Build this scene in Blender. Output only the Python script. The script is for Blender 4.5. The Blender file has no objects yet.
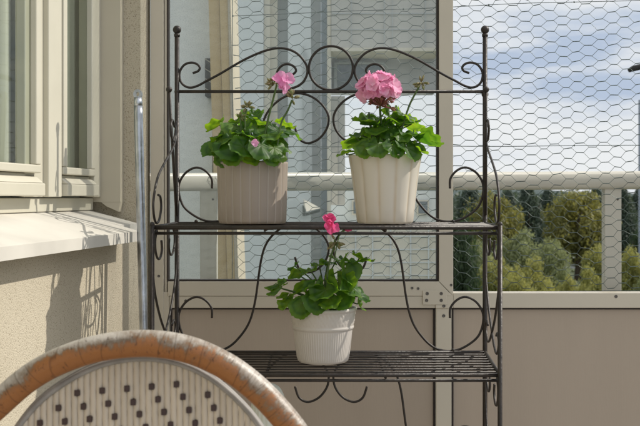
import bpy, bmesh, math, random
from mathutils import Vector, Matrix, noise
S = bpy.context.scene
COL = S.collection
R = math.radians
random.seed(7)
# ------------------------------------------------------------------ camera
H = 1.15                     # eye height above the balcony floor
F = 1000.0                   # focal length in photo pixels (photo is 640 wide)
HOR = 197.0                  # horizon row
cd = bpy.data.cameras.new('camera'); cam = bpy.data.objects.new('camera', cd); COL.objects.link(cam)
cam.location = (0, 0, H); cam.rotation_euler = (R(90), 0, 0)
cd.sensor_width = 36; cd.lens = 36 * F / 640
cd.shift_y = -(213 - HOR) / 640
cd.clip_start = 0.05; cd.clip_end = 3000
cd.dof.use_dof = True; cd.dof.focus_distance = 2.12; cd.dof.aperture_fstop = 16
S.camera = cam
# ------------------------------------------------------------------ light
AZ, EL = 14.0, 41.0          # sun: degrees from +X towards +Y, elevation
w = bpy.data.worlds.new('World'); S.world = w; w.use_nodes = True
nt = w.node_tree; N = nt.nodes; L = nt.links
for n in list(N): N.remove(n)
def wn(t, **k):
    n = N.new(t)
    for a, b in k.items(): setattr(n, a, b)
    return n
sky = wn('ShaderNodeTexSky', sky_type='NISHITA', sun_disc=False)
sky.sun_elevation = R(EL); sky.sun_rotation = R(90 - AZ)
tc = wn('ShaderNodeTexCoord'); sp = wn('ShaderNodeSeparateXYZ'); L.new(tc.outputs['Generated'], sp.inputs[0])
mp = wn('ShaderNodeMapping'); mp.inputs['Scale'].default_value = (7, 7, 30); mp.inputs['Location'].default_value = (1.9, .3, .55)
L.new(tc.outputs['Generated'], mp.inputs[0])
nz = wn('ShaderNodeTexNoise'); nz.inputs['Scale'].default_value = 1.0; nz.inputs['Detail'].default_value = 7; nz.inputs['Roughness'].default_value = .55
L.new(mp.outputs[0], nz.inputs['Vector'])
def wmath(op, a, b=None, c=None):
    n = wn('ShaderNodeMath', operation=op)
    for i, v in enumerate((a, b, c)):
        if v is None: continue
        if isinstance(v, (int, float)): n.inputs[i].default_value = v
        else: L.new(v, n.inputs[i])
    return n.outputs[0]
# grey-blue underside band low over the horizon, stronger to the right
zb = wmath('SUBTRACT', sp.outputs['Z'], wmath('MULTIPLY_ADD', sp.outputs['X'], -.05, .143))
band = wmath('SUBTRACT', 1.0, wmath('MINIMUM', wmath('MULTIPLY', wmath('ABSOLUTE', zb), 16.0), 1.0))
xs = wmath('MINIMUM', wmath('MAXIMUM', wmath('MULTIPLY_ADD', sp.outputs['X'], 2.6, .35), .1), 1.2)
m1 = wmath('MULTIPLY', band, xs)
m2 = wmath('MULTIPLY_ADD', nz.outputs['Fac'], 4.5, -2.1)
msk = wn('ShaderNodeMath', operation='ADD'); msk.use_clamp = True
L.new(wmath('MULTIPLY', m1, wmath('MULTIPLY_ADD', m2, 1.0, .75)), msk.inputs[0]); 
L.new(wmath('MULTIPLY', wmath('MAXIMUM', m2, 0.0), .3), msk.inputs[1])
cm = wn('ShaderNodeMix', data_type='RGBA'); L.new(msk.outputs[0], cm.inputs['Factor'])
cm.inputs['A'].default_value = (7.6, 7.8, 7.9, 1); cm.inputs['B'].default_value = (4.3, 5.1, 6.4, 1)
up = wn('ShaderNodeMapRange'); L.new(sp.outputs['Z'], up.inputs[0])
up.inputs[1].default_value = .22; up.inputs[2].default_value = .5; up.inputs[3].default_value = 0; up.inputs[4].default_value = 1
um = wn('ShaderNodeMix', data_type='RGBA'); fm = wn('ShaderNodeMix', data_type='RGBA'); L.new(up.outputs[0], fm.inputs['Factor'])
L.new(cm.outputs['Result'], fm.inputs['A']); L.new(sky.outputs[0], um.inputs['A'])
um.inputs['Factor'].default_value = .72; um.inputs['B'].default_value = (11.5, 11.6, 11.8, 1); L.new(um.outputs['Result'], fm.inputs['B'])
bg = wn('ShaderNodeBackground'); bg.inputs['Strength'].default_value = .1
L.new(fm.outputs['Result'], bg.inputs[0]); wo = wn('ShaderNodeOutputWorld'); L.new(bg.outputs[0], wo.inputs[0])
sd = bpy.data.lights.new('sun', 'SUN'); sun = bpy.data.objects.new('sun', sd); COL.objects.link(sun)
sd.energy = 3.7; sd.angle = R(.5); sd.color = (1, .94, .84)
d = Vector((math.cos(R(EL)) * math.cos(R(AZ)), math.cos(R(EL)) * math.sin(R(AZ)), math.sin(R(EL))))
sun.rotation_euler = d.to_track_quat('Z', 'Y').to_euler(); sun.location = (3, 1, 5)
S.view_settings.view_transform = 'Standard'; S.view_settings.look = 'None'; S.view_settings.exposure = 0.15
S.view_settings.gamma = 1; S.view_settings.use_curve_mapping = False
S.render.engine = 'CYCLES'; S.cycles.transparent_max_bounces = 16; S.cycles.max_bounces = 8

# ------------------------------------------------------------------ helpers
def at(px, py, Y): return Vector(((px - 320) * Y / F, Y, H - (py - HOR) * Y / F))
def mat(name, col, rough=.6, metal=0, bump=0, bscale=60, var=0, vscale=8, spec=.5, col2=None, trans=None, sheen=0, detail=4, stretch=None):
    m = bpy.data.materials.new(name); m.use_nodes = True; n = m.node_tree.nodes; l = m.node_tree.links
    p = n['Principled BSDF']; p.inputs['Base Color'].default_value = (*col, 1); p.inputs['Roughness'].default_value = rough
    p.inputs['Metallic'].default_value = metal; p.inputs['Specular IOR Level'].default_value = spec
    t = n.new('ShaderNodeTexCoord'); src = t.outputs['Object']
    if stretch:
        q = n.new('ShaderNodeMapping'); q.inputs['Scale'].default_value = stretch; l.new(src, q.inputs[0]); src = q.outputs[0]
    if var or col2:
        z = n.new('ShaderNodeTexNoise'); z.inputs['Scale'].default_value = vscale; z.inputs['Detail'].default_value = detail; l.new(src, z.inputs['Vector'])
        r = n.new('ShaderNodeValToRGB'); l.new(z.outputs['Fac'], r.inputs[0])
        c2 = col2 or tuple(max(0, c * (1 - var)) for c in col)
        r.color_ramp.elements[0].position = .32; r.color_ramp.elements[0].color = (*c2, 1)
        r.color_ramp.elements[1].position = .68; r.color_ramp.elements[1].color = (*col, 1)
        l.new(r.outputs[0], p.inputs['Base Color'])
        csrc = r.outputs[0]
    else: csrc = None
    if bump:
        z = n.new('ShaderNodeTexNoise'); z.inputs['Scale'].default_value = bscale; z.inputs['Detail'].default_value = 5; l.new(src, z.inputs['Vector'])
        b = n.new('ShaderNodeBump'); b.inputs['Strength'].default_value = bump; b.inputs['Distance'].default_value = .01
        l.new(z.outputs['Fac'], b.inputs['Height']); l.new(b.outputs[0], p.inputs['Normal'])
    if trans:
        tr = n.new('ShaderNodeBsdfTranslucent'); tr.inputs[0].default_value = (*trans[0], 1)
        mx = n.new('ShaderNodeMixShader'); mx.inputs[0].default_value = trans[1]
        l.new(p.outputs[0], mx.inputs[1]); l.new(tr.outputs[0], mx.inputs[2]); l.new(mx.outputs[0], n['Material Output'].inputs[0])
    return m
def speckle(name, col, dark, scale=260, amt=.5, bump=.5, lo=.36):
    """stucco with dark grit"""
    m = mat(name, col, .9, spec=.2); n = m.node_tree.nodes; l = m.node_tree.links; p = n['Principled BSDF']
    t = n.new('ShaderNodeTexCoord'); z = n.new('ShaderNodeTexNoise'); z.inputs['Scale'].default_value = scale; z.inputs['Detail'].default_value = 3
    l.new(t.outputs['Object'], z.inputs['Vector'])
    r = n.new('ShaderNodeValToRGB'); l.new(z.outputs['Fac'], r.inputs[0])
    r.color_ramp.elements[0].position = lo; r.color_ramp.elements[0].color = (*dark, 1)
    r.color_ramp.elements[1].position = lo + .1; r.color_ramp.elements[1].color = (*col, 1)
    z2 = n.new('ShaderNodeTexNoise'); z2.inputs['Scale'].default_value = 3; z2.inputs['Detail'].default_value = 6; l.new(t.outputs['Object'], z2.inputs['Vector'])
    hs = n.new('ShaderNodeMix'); hs.data_type = 'RGBA'; hs.blend_type = 'MULTIPLY'; hs.inputs['Factor'].default_value = amt
    l.new(r.outputs[0], hs.inputs['A'])
    r2 = n.new('ShaderNodeValToRGB'); l.new(z2.outputs['Fac'], r2.inputs[0]); r2.color_ramp.elements[0].position = .3; r2.color_ramp.elements[1].position = .65
    r2.color_ramp.elements[0].color = (.72, .7, .66, 1); r2.color_ramp.elements[1].color = (1, 1, 1, 1)
    l.new(r2.outputs[0], hs.inputs['B']); l.new(hs.outputs['Result'], p.inputs['Base Color'])
    b = n.new('ShaderNodeBump'); b.inputs['Strength'].default_value = bump; b.inputs['Distance'].default_value = .004
    l.new(z.outputs['Fac'], b.inputs['Height']); l.new(b.outputs[0], p.inputs['Normal'])
    return m
class MB:
    """collects vertices and faces, links them as one mesh object"""
    def __init__(s): s.v = []; s.f = []; s.mi = []; s.sm = []; s.at = {}
    def add(s, vs, fs, mi=0, smooth=False):
        o = len(s.v); s.v += [tuple(v) for v in vs]
        for f in fs: s.f.append([i + o for i in f]); s.mi.append(mi); s.sm.append(smooth)
        return o
    def box(s, a, b, mi=0, M=None):
        x0, y0, z0 = a; x1, y1, z1 = b
        vs = [(x0,y0,z0),(x1,y0,z0),(x1,y1,z0),(x0,y1,z0),(x0,y0,z1),(x1,y0,z1),(x1,y1,z1),(x0,y1,z1)]
        if M: vs = [M @ Vector(v) for v in vs]
        s.add(vs, [(0,3,2,1),(4,5,6,7),(0,1,5,4),(1,2,6,5),(2,3,7,6),(3,0,4,7)], mi)
    def prism(s, poly, ext, mi=0):
        n = len(poly); e = Vector(ext); vs = [Vector(p) for p in poly] + [Vector(p) + e for p in poly]
        fs = [tuple(range(n))[::-1], tuple(range(n, 2*n))] + [(i, (i+1) % n, n+(i+1) % n, n+i) for i in range(n)]
        s.add(vs, fs, mi)
    def tube(s, pts, r, sides=8, mi=0, closed=False, caps=True, attr=None):
        pts = [Vector(p) for p in pts]; n = len(pts); rr = r if isinstance(r, (list, tuple)) else [r] * n
        T = []
        for i in range(n):
            a = pts[(i-1) % n] if (closed or i > 0) else pts[i]; b = pts[(i+1) % n] if (closed or i < n-1) else pts[i]
            T.append((b - a).normalized())
        up = Vector((0, 0, 1)) if abs(T[0].z) < .9 else Vector((0, 1, 0))
        nrm = T[0].cross(up).normalized(); vs = []
        for i in range(n):
            nrm = (nrm - T[i] * nrm.dot(T[i])).normalized(); bn = T[i].cross(nrm)
            for k in range(sides):
                a = 2 * math.pi * k / sides
                vs.append(pts[i] + (nrm * math.cos(a) + bn * math.sin(a)) * rr[i])
        fs = []; m = n if closed else n - 1
        for i in range(m):
            j = (i + 1) % n
            for k in range(sides):
                k2 = (k + 1) % sides; fs.append((i*sides+k, i*sides+k2, j*sides+k2, j*sides+k))
        if caps and not closed: fs += [tuple(range(sides))[::-1], tuple((n-1)*sides + k for k in range(sides))]
        return s.add(vs, fs, mi, True)
    def ball(s, c, r, mi=0, seg=10, rings=7, sc=(1,1,1)):
        vs = []; c = Vector(c)
        for i in range(rings + 1):
            t = math.pi * i / rings
            for k in range(seg):
                a = 2*math.pi*k/seg
                vs.append(c + Vector((r*sc[0]*math.sin(t)*math.cos(a), r*sc[1]*math.sin(t)*math.sin(a), r*sc[2]*math.cos(t))))
        fs = [(i*seg+k, (i+1)*seg+k, (i+1)*seg+(k+1) % seg, i*seg+(k+1) % seg) for i in range(rings) for k in range(seg)]
        s.add(vs, fs, mi, True)
    def lathe(s, prof, c, seg=48, mi=0, flute=None):
        """prof: (r, z) list, flute(angle, r, z) -> r"""
        vs = []; c = Vector(c); n = len(prof)
        for r, z in prof:
            for k in range(seg):
                a = 2*math.pi*k/seg; q = flute(a, r, z) if flute else r
                vs.append(c + Vector((q*math.cos(a), q*math.sin(a), z)))
        fs = [(i*seg+k, i*seg+(k+1) % seg, (i+1)*seg+(k+1) % seg, (i+1)*seg+k) for i in range(n-1) for k in range(seg)]
        s.add(vs, fs, mi, True)
    def build(s, name, mats, parent=None, loc=None, bevel=0):
        me = bpy.data.meshes.new(name); vs = s.v
        if loc is not None: L0 = Vector(loc); vs = [tuple(Vector(v) - L0) for v in vs]
        me.from_pydata(vs, [], s.f)
        for m in (mats if isinstance(mats, (list, tuple)) else [mats]): me.materials.append(m)
        me.polygons.foreach_set('material_index', s.mi); me.polygons.foreach_set('use_smooth', s.sm)
        for k, vals in s.at.items():
            a = me.attributes.new(k, 'FLOAT', 'POINT'); a.data.foreach_set('value', vals)
        me.update(); o = bpy.data.objects.new(name, me); COL.objects.link(o)
        if loc is not None: o.location = loc
        if parent is not None:
            o.parent = parent
            if parent.type == 'EMPTY' and loc is None: o.location = -Vector(PW[parent.name])
            elif loc is None: o.location = (0, 0, 0)
        if bevel:
            b = o.modifiers.new('bevel', 'BEVEL'); b.width = bevel; b.segments = 2; b.limit_method = 'ANGLE'
        return o
PW = {}
def tag(o, label=None, cat=None, group=None, kind=None):
    if label: o['label'] = label
    if cat: o['category'] = cat
    if group: o['group'] = group
    if kind: o['kind'] = kind
    return o
def thing(name, label, cat, loc=(0,0,0), group=None):
    o = bpy.data.objects.new(name, None); COL.objects.link(o); o.location = loc; o.empty_display_size = .1
    PW[o.name] = tuple(loc); return tag(o, label, cat, group)
def cr(pts, n=6, closed=False):
    """Catmull-Rom through the points"""
    P = [Vector(p) for p in pts]; out = []; m = len(P)
    for i in range(m if closed else m - 1):
        g = (lambda k: P[k % m]) if closed else (lambda k: P[max(0, min(m-1, k))])
        p0, p1, p2, p3 = g(i-1), g(i), g(i+1), g(i+2)
        for j in range(n):
            t = j / n
            out.append(.5*((2*p1) + (p2-p0)*t + (2*p0-5*p1+4*p2-p3)*t*t + (3*p1-p0-3*p2+p3)*t**3))
    if not closed: out.append(P[-1])
    return out

# ------------------------------------------------------------------ materials
M = {}
M['stucco'] = speckle('cream_stucco', (.52, .465, .36), (.30, .255, .185), 380, .4, .55, .33)
M['grey_stucco'] = speckle('pale_stucco', (.84, .88, .87), (.64, .68, .70), 230, .2, .4, .36)
M['tan'] = speckle('tan_stucco', (.58, .44, .23), (.45, .34, .18), 260, .25, .3, .36)
M['frame'] = mat('beige_painted_aluminium', (.55, .50, .405), .42, bump=.03, bscale=25, var=.06, vscale=6)
M['upvc'] = mat('cream_window_plastic', (.56, .53, .43), .4, var=.06, vscale=9)
M['sill'] = mat('painted_sill', (.64, .61, .545), .5, var=.16, vscale=7, bump=.05, bscale=14, detail=8)
M['flash'] = mat('beige_metal_flashing', (.50, .455, .355), .5, var=.07, vscale=5)
M['panel'] = mat('brown_panel', (.40, .33, .26), .6, var=.1, vscale=5, stretch=(1, 1, .12), detail=9, bump=.04, bscale=220)
M['groove'] = mat('dark_rubber_gasket', (.03, .022, .018), .8)
M['rail'] = mat('pale_rail_paint', (.52, .50, .43), .4, var=.1, vscale=5)
M['galv'] = mat('galvanised_steel', (.55, .58, .62), .28, 1, var=.35, vscale=30, bump=.1, bscale=60)
M['iron'] = mat('dark_wrought_iron', (.018, .015, .013), .45, .1, bump=.15, bscale=150, vscale=40, col2=(.035, .026, .02), spec=.4)
M['screw'] = mat('screw_metal', (.13, .12, .11), .4, .8)
M['wire'] = mat('green_coated_wire', (.10, .135, .12), .3, .3, var=.5, vscale=14)
M['dark'] = mat('dark_interior', (.03, .03, .03), .9)
M['room'] = mat('room_wall', (.24, .23, .2), .9)
M['curtain'] = mat('sheer_curtain', (.74, .74, .62), .9, var=.3, vscale=5, stretch=(9, 9, .4), trans=((.5, .5, .42), .25))
def glass(name, tint, haze, ior=1.45, hcol=(.72, .78, .78), rough=.0):
    m = bpy.data.materials.new(name); m.use_nodes = True; n = m.node_tree.nodes; l = m.node_tree.links
    for q in list(n): n.remove(q)
    o = n.new('ShaderNodeOutputMaterial'); t = n.new('ShaderNodeBsdfTransparent'); t.inputs[0].default_value = (*tint, 1)
    g = n.new('ShaderNodeBsdfGlossy'); g.inputs['Roughness'].default_value = rough; fr = n.new('ShaderNodeFresnel'); fr.inputs[0].default_value = ior
    mx = n.new('ShaderNodeMixShader'); l.new(fr.outputs[0], mx.inputs[0]); l.new(t.outputs[0], mx.inputs[1]); l.new(g.outputs[0], mx.inputs[2])
    df = n.new('ShaderNodeBsdfTranslucent'); df.inputs[0].default_value = (*hcol, 1); m2 = n.new('ShaderNodeMixShader')
    tcn = n.new('ShaderNodeTexCoord'); z = n.new('ShaderNodeTexNoise'); z.inputs['Scale'].default_value = 4; z.inputs['Detail'].default_value = 6
    l.new(tcn.outputs['Object'], z.inputs['Vector']); q = n.new('ShaderNodeMath'); q.operation = 'MULTIPLY'; q.inputs[1].default_value = haze * 2
    l.new(z.outputs['Fac'], q.inputs[0]); l.new(q.outputs[0], m2.inputs[0]); l.new(mx.outputs[0], m2.inputs[1]); l.new(df.outputs[0], m2.inputs[2])
    l.new(m2.outputs[0], o.inputs[0]); return m
M['glass'] = glass('dusty_balcony_glass', (.95, .98, .98), .13, 1.3)
M['wglass'] = glass('house_window_glass', (.92, .96, .93), .05, 1.38)

# ------------------------------------------------------------------ ground, floor
g = MB(); g.add([(-1500, -40, -8), (1500, -40, -8), (1500, 2500, -8), (-1500, 2500, -8)], [(0, 1, 2, 3)])
tag(g.build('ground', mat('meadow_ground', (.055, .075, .022), 1, col2=(.02, .035, .012), vscale=.08, detail=8)), kind='structure')
g = MB(); g.box((-1.2, -1.2, -.18), (3.6, 2.62, 0)); tag(g.build('balcony_floor', mat('concrete_floor', (.33, .31, .28), .8, bump=.2, bscale=40, var=.2)), kind='structure')
hl = MB(); n = 60
vs = []; fs = []
for i in range(n + 1):
    x = -900 + 1800 * i / n
    zt = 22 + 14 * noise.noise(Vector((x * .004, 3, 0))) + 5 * noise.noise(Vector((x * .02, 7, 0)))
    vs += [(x, 780, -8), (x, 900, zt * .55 - 8), (x, 1100, zt - 8 - 6), (x, 1300, -8)]
for i in range(n):
    for k in range(3): a = i*4+k; fs.append((a, a+4, a+5, a+1))
hl.add(vs, fs, 0, True)
tag(hl.build('hills', mat('wooded_hill', (.035, .06, .055), 1, col2=(.02, .038, .038), vscale=.05, detail=8)), kind='structure')

# ------------------------------------------------------------------ own house wall on the left, running slightly away (0.12 m per metre)
K = .12
def wl(x0, y, z): return Vector((x0 + K * y, y, z))        # x0 = offset of the parallel plane
def slab(mb, x0, x1, y0, y1, z0, z1, mi=0):
    """box between planes x0..x1 parallel to the wall"""
    p = [wl(x0, y0, z0), wl(x1, y0, z0), wl(x1, y1, z0), wl(x0, y1, z0)]
    mb.prism(p, (0, 0, z1 - z0), mi)
WX, GX = -.725, -.812                                        # wall face, window face
house = thing('house_wall', 'cream roughcast house wall with a recessed window, left edge of the balcony', 'wall', (wl(WX, 2, 0)))
m = MB()
slab(m, WX - .3, WX, -1.2, 2.42, 0, H - .099)                # below the sill
slab(m, WX - .3, WX, 2.42, 2.50, 0, 3.2)                     # pier at the far end of the recess
slab(m, WX - .3, WX, -1.2, .2, H - .099, 3.2)                # near pier
slab(m, WX - .3, WX, .2, 2.42, 2.6, 3.2)
m.build('stucco_wall', M['stucco'], house)
m = MB()
slab(m, GX - .06, GX + .046, 2.395, 2.4195, H - .012, 2.6); m.prism([wl(GX + .0, 2.3955, H - .0122), wl(GX + .046, 2.3955, H - .0122), wl(GX + .042, 2.3955, H - .035), wl(GX + .012, 2.3955, H - .022)], (.003, .02, 0))
p = [wl(GX, 2.4, H + .004), wl(WX - .012, 2.4, H - .028), wl(WX - .012, 2.4, H - .012)]
m.build('reveal_flashing', M['flash'], house)
# sill: sloping top, front lip
SX = -.675
m = MB()
def sillprof(y): return [wl(GX - .03, y, H - .030), wl(SX, y, H - .077), wl(SX, y, H - .099), wl(SX - .006, y, H - .1), wl(SX-.012, y, H - .086), wl(GX - .03, y, H - .045)]
a = sillprof(.25); b = sillprof(2.25)
nn = len(a); m.add(a + b, [tuple(range(nn)), tuple(range(nn, 2*nn))[::-1]] + [(i, i+nn, (i+1) % nn + nn, (i+1) % nn) for i in range(nn)])
a = [v + Vector((0, 0, 0)) for v in sillprof(2.2)]
sl = m.build('window_sill', M['sill'], house)
m = MB()     # the sill runs on into the corner of the recess
q = [wl(GX - .03, 2.2505, H - .0305), wl(WX + .003, 2.2505, H - .0635), wl(WX + .003, 2.2505, H - .08), wl(GX - .03, 2.2505, H - .06)]
m.prism(q, wl(0, 2.394, 0) - wl(0, 2.2505, 0))
m.build('sill_end', M['sill'], sl)
# window: outer frame, sashes with panes, curtain behind
def px_y(px, x0): return x0 / ((px - 320) / F - K)
win = MB()
zb, zt = H, 2.6
yA, yB, yC, yD = px_y(41, GX), px_y(62, GX), px_y(90, GX), px_y(104, GX)
slab(win, GX - .032, GX, yB - .002 - (yB - yA) * .62, yB, zb, zt)          # mullion
slab(win, GX - .032, GX - .012, yA - .05, yB - .07, zb, zt)
slab(win, GX - .032, GX, px_y(94, GX) + .002, 2.394, zb, zt)                      # far jamb
slab(win, GX - .032, GX - .018, .2, 2.394, H - .031, zb - .002)         # bottom rail of the outer frame
slab(win, GX - .032, GX, .2, 2.394, zt - .06, zt - .001)
wf = win.build('window_frame', M['upvc'], house, bevel=.002)
def sash(y0, y1, name='window_sash'):
    s = MB(); t = .052; fx0, fx1 = GX - .03, GX + .006
    def rail(yy0, yy1, z0, z1, c=0.0): slab(s, fx0, fx1 - c, yy0, yy1, z0, z1)
    slab(s, fx0, GX + .012, y0, y1 - .004, H + .002, H + .028)                # weather bar, chamfered top and end
    poly = [wl(fx0, y0, H + .0282), wl(GX + .012, y0, H + .0282), wl(GX - .002, y0, H + .041), wl(fx0, y0, H + .041)]
    e = wl(0, y1 - .012, 0) - wl(0, y0, 0); s.prism(poly, e)
    slab(s, fx0, GX - .012, y0, y1, H + .0285, H + .048)
    slab(s, fx0, fx1 - .004, y0, y1, H + .0485, H + .065)
    slab(s, fx0, fx1 - .004, y0, y0 + .022, H + .0655, zt - .065); slab(s, fx0, fx1 - .004, y1 - .024, y1, H + .0655, zt - .065)
    slab(s, fx0, fx1 - .009, y0, y1, zt - .115, zt - .066)
    o = s.build(name, M['upvc'], house, bevel=.0025)
    g = MB(); g.add([wl(GX - .010, y0 + .02, H + .063), wl(GX - .010, y1 - .022, H + .063), wl(GX - .010, y1 - .022, zt - .11), wl(GX - .010, y0 + .02, zt - .11)], [(0, 1, 2, 3)])
    g.build('glass_pane', M['wglass'], o)
    return o
sash(1.18, px_y(40.5, GX)); sash(px_y(63, GX), px_y(94, GX) + .006); sash(.25, 1.0)
cb = MB(); vs = []; fs = []; ny = 260
for i in range(ny):
    y = .3 + 2.09 * i / ny; dx = .007 * math.sin(y * 75 + 2 * math.sin(y * 9)) + .003 * math.sin(y * 171)
    vs += [wl(GX - .045 + dx, y, H - .028), wl(GX - .045 + dx, y, 2.65)]
for i in range(ny - 1): fs.append((2*i, 2*i+2, 2*i+3, 2*i+1))
cb.add(vs, fs, 0, True); cu = cb.build('sheer_curtain', M['curtain'])
tag(cu, 'sheer grey beige curtain hanging in folds behind the house window', 'curtain')
m = MB(); slab(m, -2.6, -1.16, -.6, 2.4, 0, 2.8); m.build('room_back', M['room'], house)

# ------------------------------------------------------------------ pole leaning in the corner
pole = thing('metal_pole', 'galvanised steel pole with a drilled flattened tip, leaning at the sill end', 'pole', (-.355, 2.12, 0))
p0 = Vector((-.358, 2.15, .0)); p1 = at(138.2, 106, 2.2)
m = MB(); dirp = (p1 - p0).normalized()
m.tube([p0, p0 + dirp * .4, p1 - dirp*.02, p1], .0098, 20); m.build('shaft', M['galv'], pole)
m = MB()
c = p1 + dirp * .026; ring = []
seg = 20
def ringat(r, y): return [c + Vector((r*math.cos(2*math.pi*k/seg), y, r*1.15*math.sin(2*math.pi*k/seg))) for k in range(seg)]
A, B, C, D = ringat(.0095, -.005), ringat(.0042, -.005), ringat(.0095, .005), ringat(.0042, .005)
m.add(A + B + C + D, [q for k in range(seg) for q in ((k, (k+1) % seg, seg+(k+1) % seg, seg+k), (2*seg+k, 3*seg+k, 3*seg+(k+1) % seg, 2*seg+(k+1) % seg), (k, 2*seg+k, 2*seg+(k+1) % seg, (k+1) % seg), (seg+k, seg+(k+1) % seg, 3*seg+(k+1) % seg, 3*seg+k))])
m.tube([p1 - dirp*.004, p1 + dirp * .019], [.0098, .0088], 16)
m.build('eyelet_tip', M['galv'], pole)

# ------------------------------------------------------------------ balcony front: frame, panels, glazed casement
YF = 2.48
def fx(px): return (px - 320) * YF / F
def fz(py): return H - (py - HOR) * YF / F
def fbox(mb, x0, x1, y0, y1, dep=.04, proud=0.0, mi=0, YY=YF):
    """x/y in photo pixels on the frame plane"""
    mb.box((fx(x0), YY - proud, fz(y1)), (fx(x1), YY + dep, fz(y0)), mi)
par = thing('balcony_parapet', 'beige metal balcony parapet with brown infill panels behind the plant stand', 'parapet', (.4, YF, 0))
m = MB()
fbox(m, 453.3, 1300, 293, 308, .045, .000)                        # right cross rail
fbox(m, 169.5, 438, 296.2, 308, .045, .001)                     # left cross rail under the window
fbox(m, 438.2, 453.1, 292.6, 308, .045, .002)
fbox(m, 436, 451.5, 308.2, 660, .045, .0015)                    # post
fbox(m, 150, 169.2, 292, 660, .045, .0)
m.build('frame', M['frame'], par, bevel=.0012)
for x0, x1 in ((170.6, 434.6), (452.9, 860), (880, 1300)):
    m = MB(); fbox(m, x0 + .9, x1 - .9, 309.6, 655, .012, -.014); q = m.build('infill_panel', M['panel'], par)
    g = MB(); fbox(g, x0 - 1, x1 + 1.2, 308.3, 309.9, .014, -.0075); fbox(g, x0 - .8, x0 + 1.0, 310.1, 655, .014, -.0075); fbox(g, x1 - 1.0, x1 + 1.0, 310.1, 655, .014, -.0075)
    g.build('gasket', M['groove'], q)
m = MB(); fbox(m, 861.2, 878.8, 308.2, 660, .045, .001); m.build('post', M['frame'], par)
m = MB(); fbox(m, 422.6, 446.5, 290.6, 304.6, .0, .0052); fbox(m, 435.5, 448.5, 304.7, 308.1, 0, .0046); m.build('bracket_plate', M['frame'], par, bevel=.0008)
for (sx, sy, pr) in ((427, 293.4, .0055), (441, 293.4, .0055), (426.4, 300.2, .0055), (441, 300.2, .0055), (443.6, 305.8, .005), (443.6, 315.8, .002), (616, 296.5, .0005), (752, 297, .0005), (186, 301, .0015)):
    g = MB(); c = Vector((fx(sx), YF - pr, fz(sy)))
    g.lathe([(0, .0), (.0018, 0), (.0021, .0006), (.0038, .0004), (.0042, 0)], (0, 0, 0), 14)
    g.v = [tuple(c + Vector((x, -z, y))) for x, y, z in g.v]; g.build('screw', M['screw'], par)

cas = thing('balcony_window', 'tall glazed balcony window in a mitred beige frame behind the pots', 'window', (fx(300), YF, fz(295)))
m = MB()
TOP = -330
def quadp(pts, mi=0, pr=0.0, dep=.035):
    poly = [Vector((fx(a), YF - pr, fz(b))) for a, b in pts]; m.prism(poly, (0, dep + pr, 0), mi)
quadp([(168, 281.5), (168, 296), (452.6, 296), (438.6, 281.5)], 0, .0025)
quadp([(438.9, 281.3), (453, 295.7), (453, TOP), (438.9, TOP)], 0, .003)
quadp([(166, TOP), (438.7, TOP), (438.7, TOP - 15), (166, TOP - 15)], 0, .002)
quadp([(164.2, TOP), (166.8, TOP), (166.8, 296), (164.2, 296)], 0, -.004)
cf = m.build('window_frame', M['frame'], cas, bevel=.001)
g = MB(); 
for a in ((166.9, 168.3, TOP, 281.2), (437.2, 438.7, TOP, 281.2), (168.4, 437.1, 279.9, 281.3)): g.box((fx(a[0]), YF + .002, fz(a[3])), (fx(a[1]), YF + .03, fz(a[2])))
g.build('gasket', M['groove'], cf)
g = MB(); g.add([(fx(168.4), YF + .016, fz(280)), (fx(437.1), YF + .016, fz(280)), (fx(437.1), YF + .016, fz(TOP)), (fx(168.4), YF + .016, fz(TOP))], [(0, 1, 2, 3)]); g.build('glass_pane', M['glass'], cas)
for (sx, sy) in ((451, 285), (159, 276.), (418, 288.5), (412, 288)):
    g = MB(); c = Vector((fx(sx), YF - .0034, fz(sy))); g.lathe([(0, 0), (.0016, 0), (.002, .0006), (.0034, .0003)], (0,0,0), 12)
    g.v = [tuple(c + Vector((x, -z, y))) for x, y, z in g.v]; g.build('screw', M['screw'], cas)
jb = MB(); jb.box((fx(150.5), YF - .003, .0), (fx(163.6), YF + .05, 3.2))
jo = jb.build('corner_post', M['frame'], bevel=.001, loc=(fx(155), YF, 0)); tag(jo, 'flat beige corner post between the cream stucco and the glazed window', 'post')
# outer railing: top rail and posts
YR = 2.66
rl = thing('outer_railing', 'pale rounded balcony railing running behind the wire netting', 'railing', (.5, YR, 0))
m = MB(); prof = []
for k in range(14):
    a = 2*math.pi*k/14; ca, sa = math.cos(a), math.sin(a)
    prof.append(Vector((0, .028*math.copysign(abs(ca)**.6, ca), .0245*math.copysign(abs(sa)**.6, sa))))
c0 = Vector((-.45, YR, H + (HOR - 182.3)*YR/F)); poly = [c0 + q for q in prof]
c1 = Vector((2.6, YR, H + (HOR - 179)*YR/F + .004)); nn = 14
m.add(poly + [c1 + q for q in prof], [(k, (k+1) % nn, nn+(k+1) % nn, nn+k) for k in range(nn)] + [tuple(range(nn)), tuple(range(nn, 2*nn))[::-1]], 0, True)
m.build('top_rail', M['rail'], rl)
for px in (209, 611.5, 1010):
    X = (px - 320)*YR/F
    m = MB(); m.box((X - .0225, YR - .015, .0), (X + .0225, YR + .015, H + .022)); m.build('railing_post', M['rail'], rl, bevel=.002)
    g = MB(); c = Vector((X + .012, YR - .0155, H - .006)); g.ball(c, .003, sc=(1, .5, 1)); g.build('screw', M['screw'], rl)

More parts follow.
